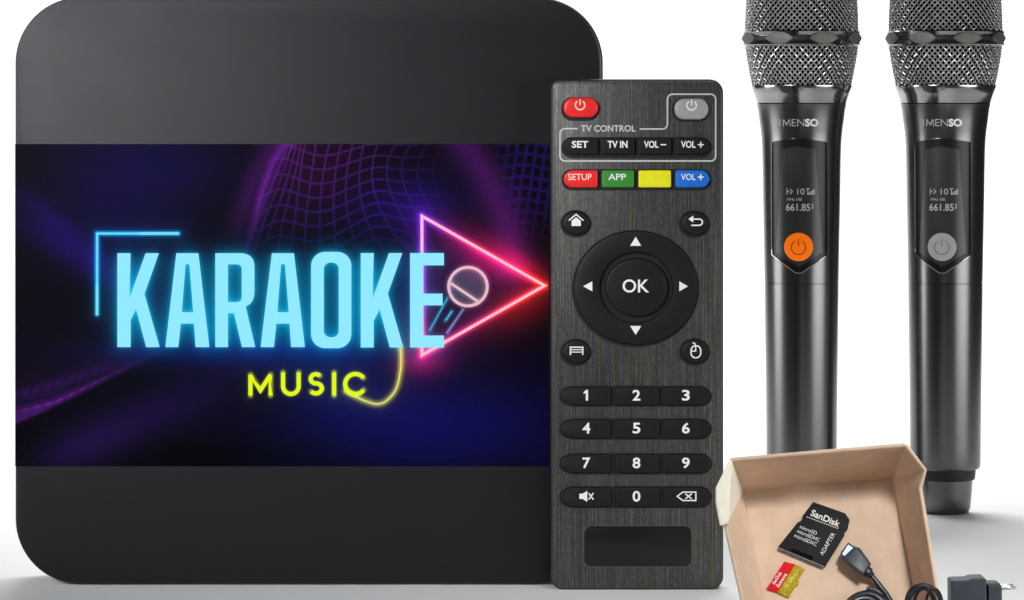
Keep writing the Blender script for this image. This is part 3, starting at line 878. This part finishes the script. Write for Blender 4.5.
# memory card adapter (black)
def zz(p): return (760+p[0]/5.458, 490+p[1]/5.458)
sd = [zz(p) for p in [(290, 65), (465, 127), (490, 165), (478, 214), (466, 222), (458, 236), (462, 246), (357, 416), (345, 420), (100, 316), (102, 306), (206, 176), (222, 170), (232, 158), (232, 142)]]
ad = empty('memory_card_adapter', Bx(810, 535), 'black memory card adapter with white printing lying in the box', 'card adapter')
mb = MB(); prism(mb, Bx, sd, .4, 6, .8, 2); body = mb.build('adapter_shell', M['card_black'], ad)
mb = MB()
text(mb, Bx, 'SanDisk', *zz((358, 155)), 31, 6.6, 6.25, rot=23, bold=.02)
a_, b_ = zz((255, 146)), zz((430, 212))
for i in range(15):
    t0, t1 = i/15, (i+.7)/15
    stroke(mb, Bx, [(a_[0]+(b_[0]-a_[0])*t0, a_[1]+(b_[1]-a_[1])*t0), (a_[0]+(b_[0]-a_[0])*t1, a_[1]+(b_[1]-a_[1])*t1)], .7, 6.2)
text(mb, Bx, 'microSD', *zz((265, 218)), 18, 3.6, 6.2, rot=23, bold=0)
text(mb, Bx, 'microSDHC', *zz((265, 248)), 24, 3.6, 6.2, rot=23, bold=0)
text(mb, Bx, 'microSDXC', *zz((249, 272)), 24, 3.6, 6.2, rot=23, bold=0)
text(mb, Bx, 'ADAPTER', *zz((368, 294)), 25, 4.2, 6.2, rot=-60, bold=.0)
mb.build('lettering', M['print'], ad, smooth=False)
mb = MB(); flat(mb, Bx, [zz(p) for p in [(168, 322), (180, 318), (287, 362), (290, 384), (275, 384), (165, 338)]], None, 6.15)
mb.build('card_slot', M['hole'], ad, smooth=False)
mb = MB(); stroke(mb, Bx, [zz((100, 314)), zz((350, 419))], .8, 6.1); mb.build('front_edge', M['casing'], ad, smooth=False)

mc = empty('memory_card', Bx(785, 578), 'tiny red and gold memory card lying below the black adapter', 'memory card')
red = [zz(p) for p in [(130, 394), (137, 391), (192, 405), (95, 560), (40, 545), (35, 538)]]
gold = [zz(p) for p in [(192, 405), (238, 428), (243, 436), (207, 492), (214, 503), (207, 520), (190, 528), (160, 584), (152, 588), (95, 560)]]
mb = MB(); prism(mb, Bx, red, .4, 3.6, .4, 1); mb.build('red_half', M['card_red'], mc)
mb = MB(); prism(mb, Bx, gold, .4, 3.6, .4, 1); mb.build('gold_half', M['card_gold'], mc)
mb = MB(); text(mb, Bx, 'SanDisk', *zz((92, 480)), 14, 3.6, 3.8, rot=-57, bold=.02); text(mb, Bx, 'Extreme', *zz((118, 492)), 15.5, 3.6, 3.8, rot=-57, bold=.02)
mb.build('lettering', M['print'], mc, smooth=False)
mb = MB(); text(mb, Bx, '32 GB', *zz((158, 505)), 13, 4, 3.8, rot=-57, bold=.02); text(mb, Bx, 'V30 A1', *zz((195, 455)), 9, 3.2, 3.8, rot=-57, bold=.02)
mb.build('size_print', M['card_gold_print'], mc, smooth=False)

# video cable
def zh(p): return (840+p[0]/5.565, 520+p[1]/5.565)
hd = empty('video_cable', Bx(868, 600), 'thick dark video cable with a metal plug, coiled inside the box', 'cable')
mb = MB(); prism(mb, Bx, [zh(p) for p in [(78, 148), (108, 153), (174, 243), (158, 268), (130, 311), (118, 306), (14, 222), (14, 208)]], 4, 17, 3, 3); plug = mb.build('plug', M['plug_plastic'], hd)
mb = MB()
for i in range(4):
    p_ = (112+i*8, 218+i*10); stroke(mb, Bx, [zh((p_[0]+18, p_[1]-8)), zh((p_[0]-4+6, p_[1]+24))], .7, 17.2)
mb.build('grip_ridges', M['plug_dark'], plug, smooth=False)
mb = MB(); prism(mb, Bx, [zh(p) for p in [(45, 126), (84, 150), (38, 219), (4, 190), (4, 182)]], 6, 15, .6, 2); cn = mb.build('connector', M['plug_dark'], hd)
mb = MB(); flat(mb, Bx, [zh(p) for p in [(46, 136), (76, 156), (37, 212), (12, 188)]], None, 15.3); mb.build('connector_metal', M['connector'], cn, smooth=False)
mb = MB(); pts = spline([Bx(*zh(p), o_) for p, o_ in (((140, 275), 10), ((160, 295), 10), ((182, 318), 9), ((225, 372), 8), ((262, 420), 8), ((285, 470), 8), ((292, 560), 8), ((270, 640), 8))], 8)
tube(mb, pts, [4.6*S if i < 10 else (3.4*S if i < 15 else 2.5*S) for i in range(len(pts))], 10); mb.build('lead', M['cord'], hd)
mb = MB(); P3 = []
for i in range(0, 400):
    a = 2*PI*i/80; r = 24.5-4.2*(i/80 % 1 if False else i/400*2.6)
    cx, cy = 866.5+2.2*math.sin(i*.011), 614+1.5*math.sin(i*.02)
    x = cx+r*1.05*math.sin(a); y = cy-r*math.cos(a)
    if y > cy: y = cy+(y-cy)*1.5
    P3.append(Bx(x, y, 5.5+9*(i/400)))
tube(mb, P3, 2.7*S, 10); mb.build('coil', M['cord'], hd)

# ------------------------------------------------------------------ power adapter and its thin cord
f2 = F(3190)
f2a = f2
pa = empty('power_adapter', f2(975, 632, 0), 'dark plug-in power adapter with a thin coiled cord beside the cardboard box', 'power adapter')
mb = MB(); prism(mb, f2, [(951, 582.5), (952.5, 580.8), (968, 580.2), (972, 578.6), (984.5, 578.2), (986.5, 580), (987.5, 604), (986.5, 631.4), (952.5, 631.6), (951.3, 606)], -30, 0, 3, 4); mb.build('adapter_case', M['adapter'], pa)
mb = MB(); prism(mb, f2, rrect(986.2, 583.8, 1002.8, 627, 4, 6, rs=(1, 5, 5, 1)), -27, -3, 3, 3); pl = mb.build('plug_base', M['adapter'], pa)
for o_ in (-8, -23):
    mb = MB(); pts = [f2(1001, 589.4, o_), f2(1007, 589.3, o_), f2(1007.3, 589.3, o_), f2(1016, 589, o_), f2(1017.4, 589, o_)]
    tube(mb, pts, [1.9*S, 1.9*S, 1.6*S, 1.6*S, .8*S], 10); mb.build('prong', M['prong'], pl)
f3 = F(2872)
mb = MB()
def loop(cx, cy, rx, ry, a0, a1, o0, o1, n=40, drop=1.0):
    out = []
    for i in range(n+1):
        t = i/n; a = R(a0+(a1-a0)*t)
        x = cx+rx*math.sin(a); y = cy-ry*math.cos(a)
        if y > cy: y = cy+(y-cy)*drop
        out.append(f3(x, y, o0+(o1-o0)*t))
    return out
p_ = loop(922.5, 601.8, 16.6, 17.6, 180, 540, 0, 4, 40, 3.2)[:-1]+loop(923.4, 603, 16.0, 18.2, 180, 540, 4, 8, 40, 3.4)[:-1]+loop(922, 605, 13.6, 17.0, 180, 540, 2, 7, 40, 3.4)[:-1]
p_ += loop(923.5, 606, 9.6, 17.8, 180, 540, 1, 5, 40, 3.6)[:-1]
tube(mb, p_, 1.35*S, 8)
p_ = loop(934, 604, 7.8, 15.2, 180, 545, -2, 3, 36, 4)
tube(mb, p_, 1.3*S, 8)
p_ = loop(934, 612, 11.0, 22.0, 180, 330, 6, 9, 30, 3)
tube(mb, spline([f3(934, 675, 6), f3(950, 682, -30), f3(965, 684, -120), F(3170)(975, 634, 0), F(3185)(975, 626, -8)], 8), 1.3*S, 8)
mb.build('cord', M['cord'], pa)

# ------------------------------------------------------------------ camera, lamps, world
cam = bpy.data.cameras.new('camera'); co = bpy.data.objects.new('camera', cam); COL.objects.link(co)
co.location = (0, -D*S, HC*S); co.rotation_euler = (PI/2, 0, 0)
cam.sensor_width = 36; cam.lens = 36*D/1024
cam.shift_y = -(300-H0)/1024
cam.clip_start = .02; cam.clip_end = 20
sc.camera = co

def area(name, x, d, z, tx, td, tz, w, h, rad, spread=180, col=(1, 1, 1)):
    l = bpy.data.lights.new(name, 'AREA'); l.shape = 'RECTANGLE'; l.size = w*S; l.size_y = h*S
    hs = R(spread)/2; kk = math.tan(hs)/(math.tan(hs)-hs) if spread < 170 else 1
    l.energy = rad*PI*(w*S)*(h*S)/kk; l.color = col; l.spread = R(spread)
    o = bpy.data.objects.new(name, l); COL.objects.link(o)
    o.location = (x*S, (d-D)*S, z*S)
    v = Vector(((tx-x), (td-d), (tz-z))); o.rotation_euler = v.to_track_quat('-Z', 'Y').to_euler()
    return o
# rad = radiance of the lamp face
area('overhead_softbox', 100, 5250, 2100, 100, 4400, 0, 1800, 1300, 6.6)
area('backdrop_lamp', 0, 5600, 2400, 0, 7200, 500, 4000, 700, 9.0)
area('left_softbox', -1900, 3850, 400, 300, 4112, 330, 1150, 860, 7.6, 76)
area('right_softbox', 2100, 2600, 400, 350, 4112, 330, 1700, 860, 6.4, 76)
area('key_softbox', -1150, 1950, 950, -300, 3500, 500, 800, 700, 54.0, 42, (.95, .97, 1))
area('added_box_fill', 900, 1400, 1800, 340, 2960, 40, 500, 500, 100.0, 24)  # added narrow lamp that only brightens the cardboard box

wd = bpy.data.worlds.new('World'); sc.world = wd; wd.use_nodes = True
wd.node_tree.nodes['Background'].inputs[0].default_value = (.9, .95, 1, 1)
wd.node_tree.nodes['Background'].inputs[1].default_value = .05
sc.view_settings.view_transform = 'Standard'; sc.view_settings.look = 'None'
sc.view_settings.exposure = 0; sc.view_settings.gamma = 1
sc.cycles.use_denoising = True
